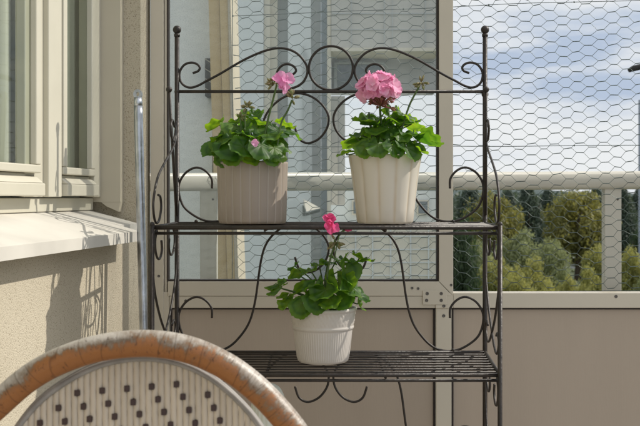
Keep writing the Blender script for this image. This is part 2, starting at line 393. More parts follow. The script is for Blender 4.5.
# ------------------------------------------------------------------ wire netting
YN = 2.56
m = MB(); cp, rh = .0312, .0270
x0, x1, z0, z1 = (233 - 320)*YN/F, 2.45, H - (290 - HOR)*YN/F, 2.6
rot = R(2.6); cr_, sr_ = math.cos(rot), math.sin(rot)
def warp(x, z):
    X = x0 + x * cr_ - z * sr_; Z = z0 + x * sr_ + z * cr_
    q = Vector((X * 2.2, Z * 2.2, 0)); X += .012 * noise.noise(q + Vector((5, 0, 0))); Z += .016 * noise.noise(q + Vector((0, 9, 0)))
    q = Vector((X * 33, Z * 33, 4)); X += .0058 * noise.noise(q); Z += .0048 * noise.noise(q + Vector((3, 3, 3)))
    return Vector((X, YN + .006 * noise.noise(Vector((X*5, Z*5, 1))), Z))
flat = cp * .55; cache = {}
def seg(a, b, r):
    if min(a.x, b.x) < x0 - .004 or max(a.z, b.z) > z1 or min(a.z, b.z) < z0: return
    if a.x > 1.05 and a.z > 1.75: return
    m.tube([a, b], r, 4, caps=False)
cols = int(3.0 / cp); rows = int(2.0 / rh)
for i in range(-6, cols):
    for j in range(-45, rows):
        cx = i * cp; cz = j * rh + (rh/2 if i % 2 else 0)
        l = warp(cx - flat/2, cz); r_ = warp(cx + flat/2, cz)          # twisted (thick) piece
        seg(l, r_, .00105)
        ur = warp(cx + cp - flat/2, cz + rh/2); dr = warp(cx + cp - flat/2, cz - rh/2)
        seg(r_, ur, .00054); seg(r_, dr, .00054)
net = thing('wire_netting', 'green hexagonal chicken wire stretched across the open balcony side', 'netting', (.5, YN, 1))
m.build('hexagon_mesh', M['wire'], net)
for py, sl in ((14, .16), (147, .02), (291, 0)):
    g = MB(); pts = []
    for k in range(50):
        X = x0 + (x1 - x0) * k / 49; pts.append(Vector((X, YN - .003, H + (HOR - py)*YN/F + sl*.25*(X + .1) + .004*noise.noise(Vector((X*3, py, 0))))))
    g.tube(pts, .00085, 5)
    for X in range(0, 49, 4): g.ball(pts[X], .0024, seg=6, rings=4)
    g.build('line_wire', M['wire'], net)
g = MB(); g.tube([(x0 - .002, YN - .002, z0), (x0 - .001, YN, z1)], .001, 5); g.build('selvedge_wire', M['wire'], net)

# ------------------------------------------------------------------ neighbouring masonry seen through the glass
m = MB(); YS = 4.6
m.box((-3.2, YS, -8), ((212 - 320)*YS/F, YS + .3, 5)); so = m.build('stucco_wall', M['grey_stucco'], loc=(-1, YS, -8))
tag(so, 'pale grey speckled stucco wall outside the glass, left of the tan pilaster', 'wall')
pl = thing('tan_pilaster', 'tan masonry pilaster outside the glass with its sunlit right edge coloured in as a cream strip', 'pilaster', (-.45, 4.4, -8))
def slant(mb, xt0, xt1, xb0, xb1, Y, dep, mi=0):
    """px at photo row 0 and row 280; runs far above and below"""
    def X(a, b, r): return (a + (b - a) * r / 280 - 320) * Y / F
    zt, zb_ = -600, 900
    P = [Vector((X(xt0, xb0, zb_), Y, H-(zb_-HOR)*Y/F)), Vector((X(xt1, xb1, zb_), Y, H-(zb_-HOR)*Y/F)), Vector((X(xt1, xb1, zt), Y, H-(zt-HOR)*Y/F)), Vector((X(xt0, xb0, zt), Y, H-(zt-HOR)*Y/F))]
    mb.prism(P, (0, dep, 0), mi)
m = MB(); slant(m, 208.5, 219.2, 216.5, 227, 4.4, .4); slant(m, 219.5, 227.5, 227.3, 235, 4.385, .4); m.build('tan_face', M['tan'], pl)
m = MB(); slant(m, 227.6, 230.4, 235.1, 238.4, 4.378, .41); m.build('sunlit_edge', M['stucco'], pl)  # sunlight on the pilaster's right edge, coloured in as a paler strip
v = thing('louvre_vent', 'small black louvred vent beside the tan pilaster, high on the wall', 'vent', (-.36, YS - .05, 1.5))
m = MB(); c = at(207.6, 77, 4.5); m.box((c.x - .012, 4.5, c.z - .085), (c.x + .016, 4.61, c.z + .085)); m.build('housing', M['dark'], v)
for k in range(4):
    g = MB(); z = c.z - .07 + k*.044; g.prism([(c.x - .0125, 4.496, z + .018), (c.x + .0165, 4.496, z), (c.x + .0165, 4.496, z + .004), (c.x - .0125, 4.496, z + .022)], (0, .0035, 0)); g.build('slat', M['rail'], v)

# neighbouring house wing and its stacked balconies
M['render'] = mat('pale_render', (.66, .70, .71), .85, bump=.1, bscale=20, var=.06, vscale=1.5)
M['grey_paint'] = mat('grey_paint', (.45, .48, .49), .6, var=.1, vscale=3)
M['cream_paint'] = mat('cream_paint', (.66, .62, .52), .6, var=.08, vscale=3)
M['balc'] = mat('neighbour_balcony_board', (.50, .49, .455), .6, var=.08, vscale=2)
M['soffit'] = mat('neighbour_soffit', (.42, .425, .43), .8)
M['nglass'] = mat('neighbour_window_glass', (.10, .13, .15), .08, spec=.8)
YW = 7.0
def nb(mb, x0, x1, y0, y1, dY=0.0, dep=.2, mi=0):
    Y = YW + dY; mb.box(((x0-320)*Y/F, Y, H-(y1-HOR)*Y/F), ((x1-320)*Y/F, Y + dep, H-(y0-HOR)*Y/F), mi)
nw = thing('neighbour_house', 'pale rendered neighbouring house with stacked balconies beyond the netting', 'house', (0, YW, -8))
m = MB(); nb(m, -260, 263.5, -700, 1500, 0, 4); nb(m, 288, 311, -700, 1500, 0, 4); nb(m, 263.5, 288, 172, 1500, .0, 4); nb(m, 263.5, 288, -700, -12, 0, 4)
m.build('rendered_wall', M['render'], nw)
f = MB(); nb(f, 264, 270, -11, 171, .03, .1); nb(f, 270.2, 277.5, -11, 171, .08, .1); wr = f.build('window', M['cream_paint'], nw)
g = MB(); nb(g, 277.7, 288, -11, 171, .14, .1); g.build('pane', M['grey_paint'], wr)
m = MB(); P = [at(303, 45, YW-.02), at(312, 78, YW-.02), at(312, 170, YW-.02), at(303, 170, YW-.02)]; m.prism(P, (0, .018, 0)); m.build('slanted_shade', M['grey_paint'], nw)  # shading on the wall, put in as a thin grey patch
m = MB(); nb(m, 311.2, 321, -700, 1500, .15, .1); m.build('corner_board', M['render'], nw)
m = MB(); nb(m, 321.2, 327, -700, 1500, .1, .1); m.build('corner_board', mat('blue_grey_board', (.3, .36, .42), .5), nw)
m = MB(); nb(m, 327.2, 331, -700, 1500, -.1, .2); m.build('downpipe', M['cream_paint'], nw)
m = MB(); nb(m, 331.3, 338, 96, 205, .02, .2); nb(m, 338.2, 345, 96, 205, .06, .2); m.build('balcony_post', M['balc'], nw)
m = MB(); nb(m, 331.3, 441, -500, 47.5, -.12, .6); ub = m.build('upper_balcony', M['balc'], nw)
g = MB()
for y in (13, 29, -6, -25): nb(g, 331.4, 441, y, y + .8, -.127, .006)
for x in (351, 384, 392, 425): nb(g, x, x + .7, -300, 47, -.131, .004)
g.build('board_seam', M['grey_paint'], ub)
g = MB(); nb(g, 331.2, 441.3, 47.6, 51, -.15, .7); g.build('ledge', M['cream_paint'], ub)
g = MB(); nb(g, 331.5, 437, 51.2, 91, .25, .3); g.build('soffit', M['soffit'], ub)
g = MB(); nb(g, 334, 384, 62, 64, .2, .04); nb(g, 381, 384, 64.2, 92, .2, .04); nb(g, 334, 337, 64.2, 92, .2, .04); wq = g.build('window', M['grey_paint'], nw)
g = MB(); nb(g, 337.2, 380.8, 64.3, 91.5, .22, .02); g.build('pane', M['nglass'], wq)
m = MB(); nb(m, 331.3, 441, 228, 420, -.12, 1.4); lb = m.build('lower_balcony', M['cream_paint'], nw)
g = MB(); nb(g, 331.2, 441.2, 191, 228, .9, .1); g.build('glazed_back', M['render'], lb)
for x0, x1 in ((384, 394), (417, 429), (352, 362)):
    g = MB(); nb(g, x0, x1, 200, 215, .86, .03); q = g.build('window', M['cream_paint'], nw)
    g = MB(); nb(g, x0 + 1.5, x1 - 1.5, 201.5, 213.5, .85, .008); g.build('pane', M['nglass'], q)
g = MB()
for y in (236, 249, 262, 275): nb(g, 331.4, 441, y, y + 1.0, -.127, .006)
for x in (355, 372, 390, 410, 428): nb(g, x, x + 1.3, 229, 420, -.128, .005)
g.build('board_seam', M['render'], lb)
# open vent flap on the wall
fl = MB(); P = [at(303.5, 199, YW-.05), at(320.5, 208, YW-.35), at(306.5, 211.5, YW-.35), at(303.5, 205.5, YW-.05)]
fl.prism(P, (0, -.03, 0)); fo = fl.build('vent_flap', M['cream_paint'], nw)
g = MB(); nb(g, 302.5, 305.5, 205, 216, -.04, .03); g.prism([at(305.8, 213.5, YW-.3), at(320, 209.5, YW-.3), at(320, 212, YW-.3), at(305.8, 216, YW-.3)], (0, .2, 0)); g.build('vent_frame', mat('dark_green_frame', (.06, .08, .07), .6), nw)
# background things at the right edge
bt = thing('distant_tower', 'blue grey latticed tower block at the far right edge behind the trees', 'building', (32, 95, -8))
Y = 95; m = MB(); a = at(645, 98, Y); m.box((a.x, Y, -8), (a.x + 14, Y + 2, a.z)); m.build('wall', mat('pale_blue_cladding', (.30, .35, .43), .6, var=.2, vscale=.5), bt)
for k in range(9):
    for j in range(3):
        g = MB(); z = a.z - .9 - k*1.95; g.box((a.x + .3 + j*4.4, Y - .06, z - 1.1), (a.x + 3.6 + j*4.4, Y - .002, z)); g.build('window', M['nglass'], bt)
m = MB(); m.tube([at(628.5, 70.5, 6), at(633, 68.5, 6), at(660, 62, 6)], [.012, .018, .02], 10); q = m.build('bird_feeder_arm', M['dark'])
lm = thing('street_lamp', 'black tapered lamp arm poking in at the right edge against the sky', 'lamp', (2.6, 6, -8))
q.name = 'lamp_arm'; q.parent = lm; q.location = -Vector((2.6, 6, -8))
m = MB(); m.tube([(2.6, 6, -8), (2.6, 6, at(0, 45, 6).z)], .04, 12); m.tube([(2.6, 6, at(0, 55, 6).z), at(660, 62, 6)], .02, 8); m.build('lamp_post', M['dark'], lm)

# ------------------------------------------------------------------ trees
def leafmat(name, c, c2, tr): 
    m = mat(name, c, .55, col2=c2, vscale=.55, detail=6, spec=.3, trans=(tr, .35)); return m
LM = {'willow': leafmat('willow_leaves', (.24, .23, .075), (.11, .12, .04), (.36, .34, .07)),
      'pale': leafmat('pale_shrub_leaves', (.27, .30, .15), (.13, .16, .075), (.38, .42, .17)),
      'lime': leafmat('lime_shrub_leaves', (.32, .32, .11), (.15, .17, .05), (.48, .46, .12)),
      'dark': leafmat('dark_leaves', (.055, .085, .04), (.022, .04, .02), (.05, .09, .03)),
      'fir': leafmat('fir_needles', (.085, .12, .085), (.045, .07, .058), (.08, .11, .05))}
bark = mat('bark', (.09, .07, .05), .9, bump=.5, bscale=5)
def crown(kind, R_, Hh, nleaf, leaf, seed, clumps=26):
    rnd = random.Random(seed); b = MB(); cl = []
    for k in range(clumps):
        while True:
            v = Vector((rnd.uniform(-1, 1), rnd.uniform(-1, 1), rnd.uniform(-1, 1)))
            if v.length < 1: break
        if kind == 'fir':
            t = rnd.random(); a = rnd.uniform(0, 6.28); rr = R_ * (1 - t)**.8 * .8
            cl.append((Vector((rr*math.cos(a), rr*math.sin(a), Hh*(.1 + .88*t))), R_*(.22 + .25*(1-t))))
        else:
            v = v * (.85 if v.z > 0 else .8)
            cl.append((Vector((v.x*R_*(1-.25*max(0, v.z)), v.y*R_, Hh*(.56 + .42*v.z))), R_*rnd.uniform(.22, .4)))
    for k in range(nleaf):
        c, r = cl[rnd.randrange(len(cl))]
        dv = Vector((rnd.gauss(0, 1), rnd.gauss(0, 1), rnd.gauss(0, 1))).normalized() * r * rnd.random()**.4
        p = c + dv; s = leaf * rnd.uniform(.6, 1.4)
        nrm = (dv.normalized() + Vector((rnd.uniform(-1, 1), rnd.uniform(-1, 1), rnd.uniform(-.5, 1)))*.8).normalized()
        t = nrm.orthogonal().normalized(); t.rotate(Matrix.Rotation(rnd.uniform(0, 6.28), 3, nrm)); u = nrm.cross(t)
        b.add([p - t*s, p - u*s*.5, p + t*s, p + u*s*.5], [(0, 1, 2, 3)])
    return b
def trunkmb(R_, Hh, rnd):
    b = MB(); b.tube([(0, 0, 0), (.05*R_, 0, Hh*.35), (-.03*R_, .03*R_, Hh*.8)], [.06*R_+.05, .045*R_+.04, .02], 8)
    for k in range(6):
        a = rnd.uniform(0, 6.28); z = Hh*rnd.uniform(.25, .6); e = Vector((math.cos(a)*R_*.6, math.sin(a)*R_*.6, z + Hh*.22))
        b.tube([(0, 0, z), e*.5 + Vector((0, 0, z*.5)), e], [.03*R_+.02, .02*R_+.015, .01], 6)
    return b
protos = {}
def tree(kind, px, ytop, Y, wpx, label, group, seed, name='broadleaf_tree', cat='tree'):
    x = (px - 320)*Y/F; top = H - (ytop - HOR)*Y/F; Hh = top + 8; R_ = wpx*Y/F/2
    key = (kind, seed)
    t = thing(name, label, cat, (x, Y, -8), group)
    if key not in protos:
        cb_ = crown('fir' if kind == 'fir' else kind, 1.0 if kind == 'fir' else 1.0, 2.0, 13000, .042, seed, 80 if kind == 'fir' else 60)
        me = cb_.build('crown', LM[kind]); tr = trunkmb(1.0, 2.0, random.Random(seed)).build('trunk', bark)
        protos[key] = (me.data, tr.data); bpy.data.objects.remove(me); bpy.data.objects.remove(tr)
    for nm, da in zip(('crown', 'trunk'), protos[key]):
        o = bpy.data.objects.new(nm, da); COL.objects.link(o); o.parent = t; o.scale = (R_, R_, Hh/2)
        o.rotation_euler = (0, 0, seed*1.3 + px)
T = [(528, 187, 150, 46, 'tall dark fir tree midway between the willow and the olive tree', 1), (508, 193, 165, 40, 'dark fir tree just right of the yellow green willow crown', 2),
     (548, 192, 158, 40, 'dark fir tree touching the left flank of the big olive tree', 1), (624, 190, 150, 40, 'dark fir tree right of the pale railing post', 2), (642, 188, 170, 44, 'dark fir tree at the right edge in front of the tower block', 1),
     (470, 186, 175, 46, 'dark fir tree beside the window stile at far left of the opening', 2), (596, 190, 175, 44, 'dark fir tree rising behind the olive tree at the railing post', 1), (665, 194, 140, 46, 'dark fir tree farthest right of the row', 2)]
for k in T: tree('fir', k[0], k[1], k[2], k[3], k[4], 'dark firs behind the shrubs', k[5], 'fir_tree')
wd = MB(); rw_ = random.Random(5)          # far wood behind the firs, one unbroken mass
for k in range(15000):
    Y = rw_.uniform(185, 235); X = rw_.uniform(.08, .46)*Y; top = 1.4 + 2.2*noise.noise(Vector((X*.22, Y*.05, 0))) + 1.2*noise.noise(Vector((X*.7, Y*.1, 3)))
    z = -8 + (top + 8)*rw_.random()**.5; c = Vector((X, Y, z)); s_ = rw_.uniform(.25, .6); n_ = Vector((rw_.gauss(0, 1), rw_.gauss(0, 1) - .8, rw_.gauss(0, 1) + .5)).normalized(); t_ = n_.orthogonal().normalized(); u_ = n_.cross(t_)
    wd.add([c - t_*s_, c - u_*s_*.6, c + t_*s_, c + u_*s_*.6], [(0, 1, 2, 3)])
tag(wd.build('far_wood', LM['fir'], loc=(60, 200, -8)), 'dark far off wood closing the view behind the fir trees', 'wood', kind='stuff')
T = [('willow', 494, 186, 112, 62, 'yellow green willow tree with rounded crown, seen right of the rack post', 3), ('willow', 578, 189, 110, 72, 'big olive green round tree left of the white railing post', 4)]
for k in T: tree(k[0], k[1], k[2], k[3], k[4], k[5], 'broad trees in the middle distance', k[6])
tree('dark', 461, 205, 46, 50, 'near black leafy tree low behind the rack post', 'dark near trees', 5); tree('dark', 640, 226, 100, 26, 'small dark bush at the right edge below the firs', 'dark near trees', 6, 'shrub', 'shrub')
T = [('pale', 520, 229, 84, 52, 'pale grey green shrub in the middle, below the dark firs'), ('pale', 552, 238, 80, 40, 'pale grey green shrub below the left flank of the olive tree'),
     ('lime', 497, 252, 66, 48, 'yellow green shrub low behind the rack front post'), ('lime', 532, 256, 60, 50, 'yellow green shrub, bottom middle of the opening'), ('lime', 598, 244, 74, 40, 'lime shrub touching the white railing post on its left'),
     ('lime', 570, 272, 58, 40, 'lowest lime shrub, just above the cross rail'), ('lime', 592, 266, 56, 40, 'lime shrub at the foot of the white railing post'), ('lime', 630, 246, 70, 36, 'lime shrub right of the white railing post'), ('pale', 652, 262, 60, 40, 'pale shrub at the right edge of the view'),
     ('pale', 478, 240, 78, 40, 'pale shrub half hidden by the iron scrolls'), ('lime', 515, 272, 52, 44, 'lime shrub at the bottom left of the opening'), ('lime', 548, 276, 50, 40, 'lime shrub above the middle of the cross rail')]
for i, k in enumerate(T): tree(k[0], k[1], k[2], k[3], k[4], k[5], 'pale shrubs below the trees', 7 + i % 3, 'shrub', 'shrub')
# cars on a small clearing
def car(px, py, Y, col, label):
    c = at(px, py, Y); t = thing('parked_car', label, 'car', c); b = MB()     # seen from behind
    prof = [(-2.1, .3), (-2.1, .75), (-1.5, .85), (-.9, 1.35), (.7, 1.38), (1.3, .9), (2.0, .8), (2.1, .3)]
    b.prism([(c.x - .85, c.y - x, c.z + z) for x, z in prof], (1.7, 0, 0)); b.build('body', mat('car_paint', col, .25), t)
    g = MB(); g.prism([(c.x - .7, c.y - 1.305 + .0, c.z + .92), (c.x + .7, c.y - 1.305, c.z + .92), (c.x + .62, c.y - .78, c.z + 1.33), (c.x - .62, c.y - .78, c.z + 1.33)], (0, -.02, .006)); g.build('rear_window', M['nglass'], t)
    for sx in (-.78, .6):
        for y in (-1.3, 1.3):
            g = MB(); g.tube([(c.x + sx, c.y + y, c.z + .32), (c.x + sx + .2, c.y + y, c.z + .32)], .32, 14); g.build('wheel', M['groove'], t)
car(567, 270, 112, (.75, .78, .8), 'white car glimpsed between the shrubs, left of the olive tree trunk')

# ------------------------------------------------------------------ plant stand
YB, YFr = 2.185, 1.9
rack = thing('plant_stand', 'dark wrought iron plant stand with scrolls holding three potted geraniums', 'plant stand', (0, 2.04, 0))
def rb(px, py): return at(px, py, YB)
XL, XR = rb(177, 0).x, rb(485, 0).x; XLf, XRf = -.319, .342
CX = 331.0
ztop = rb(0, 31).z
for X in (XL, XR):
    m = MB(); m.tube([(X, YB, .0), (X, YB, ztop)], .0052, 12); o = m.build('back_post', M['iron'], rack)
    g = MB(); g.ball((X, YB, ztop + .003), .0092, seg=14, rings=9); g.tube([(X, YB, ztop - .012), (X, YB, ztop - .006)], .0066, 12); g.build('finial', M['iron'], o)
for X in (XLf, XRf):
    m = MB(); m.tube([(X, YFr, 0), (X, YFr, H - .052)], .0046, 12); m.ball((X, YFr, H - .052), .0052); m.build('front_leg', M['iron'], rack)
m = MB(); zb_ = rb(0, 91.5).z; m.tube([(XL, YB, zb_), (XR, YB, zb_)], .0036, 10); m.ball((XR, YB, zb_ - .006), .0078); m.ball((XL, YB, zb_), .006); m.build('top_bar', M['iron'], rack)
m = MB(); m.tube([rb(CX + 22*math.cos(2*math.pi*k/48), 68 + 22*math.sin(2*math.pi*k/48)) for k in range(48)], .0028, 8, closed=True); m.build('ring', M['iron'], rack)
crest = [(192.7,73),(198,71),(199.8,67.5),(197,64),(191,62.5),(184,65),(179.5,72.5),(180.5,81),(185,86),(191,87.5),(198,85.5),(206.3,81),(220,73.7),(243.5,60),(264.6,50.8),(281,48),(295,52),(304.5,61.5),(307.5,71.6),(303,82),(293,87.8),(283,87.5),(277,79),(277.5,71),(282,65.5),(288,64),(294,66.5),(296,71),(292,75)]
for s in (0, 1):
    m = MB(); m.tube(cr([rb(x if not s else 2*CX - x, y) + Vector((0, 0, 0)) for x, y in crest], 5), .0027, 7); m.build('crest_scroll', M['iron'], rack)
SS = [(119,96),(119.5,86),(126,78),(135,75),(145,80),(151.5,90),(152,101),(148,113),(140,121),(128,127.5),(116,129),(104,126),(93,117),(82,101),(75.6,78),(70,39),(63.6,20),(51,7),(36,1),(22,3),(10,11),(3,22),(3.2,33),(8,42),(15,48),(24,50.5),(32,46),(36,35)]
for tier in range(3):
    for s in (-1, 1):
        m = MB(); m.tube(cr([rb(CX + s*x, 92.5 + 129.5*tier + y) for x, y in SS], 5), .0026, 7); m.build('back_scroll', M['iron'], rack)
def shelf(z):
    m = MB()
    def Xs(Y, s): t = (Y - YFr)/(YB - YFr); return (XLf + (XL - XLf)*t) if s < 0 else (XRf + (XR - XRf)*t)
    y0, y1 = YFr + .004, YB - .004
    c = [(Xs(y0, -1), y0, z), (Xs(y0, 1), y0, z), (Xs(y1, 1), y1, z), (Xs(y1, -1), y1, z)]
    for i in range(4): m.tube([c[i], c[(i+1) % 4]], .0042, 8)
    m.tube([(c[0][0], y0 + .004, z - .011), (c[1][0], y0 + .004, z - .011)], .003, 8)
    o = m.build('shelf_frame', M['iron'], rack)
    g = MB(); k = 9
    for i in range(1, k):
        Y = y0 + (y1 - y0)*i/k; g.tube([(Xs(Y, -1), Y, z), (Xs(Y, 1), Y, z)], .0024, 6)
    for X in (-.105, .125): g.tube([(X, y0, z - .0055), (X, y1, z - .0055)], .0025, 6)
    for X in (-.27, .29): g.ball((X, y1, z + .005), .004)
    g.build('shelf_bars', M['iron'], o)
Z1, Z2 = H - .054 - .0042, H - .335 - .0042
for z in (Z1, Z2, Z2 - .281): shelf(z)
# side scrolls (in the side planes)
def side(X0, X1, pts, z0, z1, name='side_scroll'):
    """pts (t, v): t 0 front .. 1 back, v 0 top .. 1 bottom"""
    m = MB(); P = []
    for t, v_ in pts: P.append((X0 + (X1 - X0)*t, YFr + (YB - YFr)*t, z0 + (z1 - z0)*v_))
    m.tube(cr(P, 6), .0025, 7); m.build(name, M['iron'], rack)
low = [(.34,.10),(.36,.17),(.30,.235),(.2,.235),(.12,.17),(.11,.08),(.17,.015),(.1,.03),(.03,.14),(.02,.3),(.1,.5),(.3,.72),(.52,.88),(.66,.96),(.8,.99),(.9,.94),(.93,.87),(.86,.82),(.78,.85)]
for X0, X1 in ((XLf, XL), (XRf, XR)):
    for z0, z1 in ((Z1 - .004, Z2 + .03), (Z2 - .01, Z2 - .26)):
        side(X0, X1, low, z0, z1); side(X0, X1, [(1 - t, v_) for t, v_ in low], z0, z1)
    zt_ = rb(0, 122).z
    side(X0, X1, [(.88,.06),(.80,.0),(.72,.06),(.74,.16),(.84,.2),(.93,.1),(.95,.0),(.97,.14),(.8,.28),(.5,.42),(.2,.58),(.05,.78),(.06,.92),(.14,.99),(.25,.97),(.33,.86),(.3,.76),(.22,.74)], zt_, Z1 + .006)
    m = MB(); q0 = Vector((X0 + (X1-X0)*.77, 2.12, rb(0, 94).z + .003)); q0.x = -.320 if X0 < 0 else .352
    m.tube([q0, (X1, YB - .006, rb(0, 215).z)], .0032, 8); m.ball(q0, .0068); m.build('side_brace', M['iron'], rack)

# ------------------------------------------------------------------ pots and geraniums
def petmat(name, c, c2, tr):
    return mat(name, c, .6, col2=c2, vscale=45, trans=(tr, .45), spec=.25)
M['petal'] = petmat('pink_petal', (.88, .36, .58), (.92, .60, .74), (.95, .45, .68))
M['magenta'] = petmat('deep_pink_petal', (.68, .07, .24), (.8, .2, .38), (.8, .1, .3))
M['stem'] = mat('geranium_stem', (.10, .17, .045), .5, var=.4, vscale=30, trans=((.15, .3, .04), .2))
M['bud'] = mat('geranium_bud', (.22, .27, .09), .6, col2=(.30, .22, .12), vscale=70, trans=((.25, .3, .06), .3))
M['calyx'] = mat('reddish_calyx', (.30, .18, .08), .6, col2=(.42, .12, .14), vscale=90, trans=((.4, .25, .08), .3))
M['soil'] = mat('potting_soil', (.035, .024, .016), 1, bump=1, bscale=120)
def mk_leaf():
    m = bpy.data.materials.new('geranium_leaf'); m.use_nodes = True; n = m.node_tree.nodes; l = m.node_tree.links; p = n['Principled BSDF']
    a = n.new('ShaderNodeAttribute'); a.attribute_name = 'rad'; b = n.new('ShaderNodeAttribute'); b.attribute_name = 'tone'
    r = n.new('ShaderNodeValToRGB'); l.new(a.outputs['Fac'], r.inputs[0]); e = r.color_ramp.elements
    e[0].position = 0; e[0].color = (.06, .13, .026, 1); e[1].position = 1; e[1].color = (.055, .14, .02, 1)
    q = e.new(.5); q.color = (.045, .125, .022, 1); q = e.new(.68); q.color = (.026, .085, .016, 1); q = e.new(.82); q.color = (.05, .135, .02, 1)
    mx = n.new('ShaderNodeMix'); mx.data_type = 'RGBA'; mx.blend_type = 'MULTIPLY'; mx.inputs['Factor'].default_value = 1
    r2 = n.new('ShaderNodeValToRGB'); l.new(b.outputs['Fac'], r2.inputs[0]); r2.color_ramp.elements[0].color = (.6, .7, .6, 1); r2.color_ramp.elements[1].color = (1.6, 1.25, .85, 1)
    l.new(r.outputs[0], mx.inputs['A']); l.new(r2.outputs[0], mx.inputs['B']); l.new(mx.outputs['Result'], p.inputs['Base Color'])
    p.inputs['Roughness'].default_value = .48; p.inputs['Specular IOR Level'].default_value = .4
    v = n.new('ShaderNodeAttribute'); v.attribute_name = 'vein'
    bp = n.new('ShaderNodeBump'); bp.inputs['Strength'].default_value = .22; bp.inputs['Distance'].default_value = .003; l.new(v.outputs['Fac'], bp.inputs['Height']); l.new(bp.outputs[0], p.inputs['Normal'])
    tr = n.new('ShaderNodeBsdfTranslucent'); mt = n.new('ShaderNodeMix'); mt.data_type = 'RGBA'; mt.blend_type = 'MULTIPLY'; mt.inputs['Factor'].default_value = 1
    l.new(mx.outputs['Result'], mt.inputs['A']); mt.inputs['B'].default_value = (5.0, 3.9, 1.2, 1); l.new(mt.outputs['Result'], tr.inputs[0])
    ms = n.new('ShaderNodeMixShader'); ms.inputs[0].default_value = .42; l.new(p.outputs[0], ms.inputs[1]); l.new(tr.outputs[0], ms.inputs[2]); l.new(ms.outputs[0], n['Material Output'].inputs[0])
    return m
M['leaf'] = mk_leaf()
def leaf(mb, base, tip_dir, nrm, size, rnd, cup=.15):
    """kidney leaf: base = petiole joint, blade spreads along tip_dir; nrm its upper side"""
    u = Vector(tip_dir).normalized(); nn = Vector(nrm); nn = (nn - u*nn.dot(u)).normalized(); s = nn.cross(u)
    NA, NR = 56, 7; vs = []; rad = []; vein = []; ph = rnd.uniform(0, 6); fold = rnd.uniform(-.1, .3); tone = rnd.random()
    lob = 7; c = Vector(base)
    vs.append(c); rad.append(0); vein.append(0)
    for j in range(1, NR + 1):
        for k in range(NA):
            a = -math.pi*.93 + 2*math.pi*.93*k/(NA-1)
            R0 = size*(.62 + .16*math.cos(a)) * (1 + .09*abs(math.cos(lob*a/2 + .0)) - .05 + .035*math.sin(a*23 + ph)*(j == NR))
            f = j/NR; r = R0*f
            x = r*math.cos(a); y = r*math.sin(a)
            ru = math.cos(lob*a)*.05*f*f + .11*math.sin(3*a + ph)*f*f + .06*math.sin(2*a + ph*3)*f + .05*math.sin(8*a + ph*2)*f**3
            z = size*(cup*f*f*.9 + ru*.9 - fold*(abs(y)/size)**1.5*.0 - .22*fold*max(0, x/size)**2)
            vs.append(c + u*x + s*y + nn*z); rad.append(f); vein.append(abs(math.cos(lob*a/2))**6*(1) )
    fs = []
    for k in range(NA-1): fs.append((0, 1+k, 2+k))
    for j in range(NR-1):
        for k in range(NA-1):
            p = 1 + j*NA + k; fs.append((p, p+NA, p+NA+1, p+1))
    mb.add(vs, fs, 0, True)
    for kk, vv in (('rad', rad), ('vein', vein), ('tone', [tone]*len(vs))): mb.at.setdefault(kk, []).extend(vv)
def petal(mb, base, dir_, nrm, L_, W_, mi=0, curl=.2):
    u = Vector(dir_).normalized(); nn = Vector(nrm); nn = (nn - u*nn.dot(u))
    nn = nn.normalized() if nn.length > 1e-4 else u.orthogonal().normalized(); s = nn.cross(u); vs = []
    for i in range(5):
        t = i/4; w_ = W_*(.18 + .95*math.sin(math.pi*min(1, t*.78 + .08)))*.62
        for j in (-1, -.5, 0, .5, 1): vs.append(Vector(base) + u*L_*t*(1 - .12*(abs(j) > .7)*(t > .9)) + s*w_*j + nn*(curl*L_*t*t - .14*L_*(1-j*j)*t + .08*L_*math.sin(5*j + t*5 + L_*900)*t))
    mb.add(vs, [(5*i+j, 5*i+j+1, 5*i+j+6, 5*i+j+5) for i in range(4) for j in range(4)], mi, True)
def floret(mb, c, ax, size, rnd, n=5, mi=0):
    ax = Vector(ax).normalized(); t = ax.orthogonal().normalized(); t.rotate(Matrix.Rotation(rnd.uniform(0, 6), 3, ax))
    for k in range(n):
        dv = t.copy(); dv.rotate(Matrix.Rotation(2*math.pi*k/n + rnd.uniform(-.2, .2), 3, ax)); dd = (dv + ax*rnd.uniform(.25, .8))
        petal(mb, c, dd, ax, size*rnd.uniform(.85, 1.15), size*rnd.uniform(.7, .9), mi, rnd.uniform(-.25, .15))
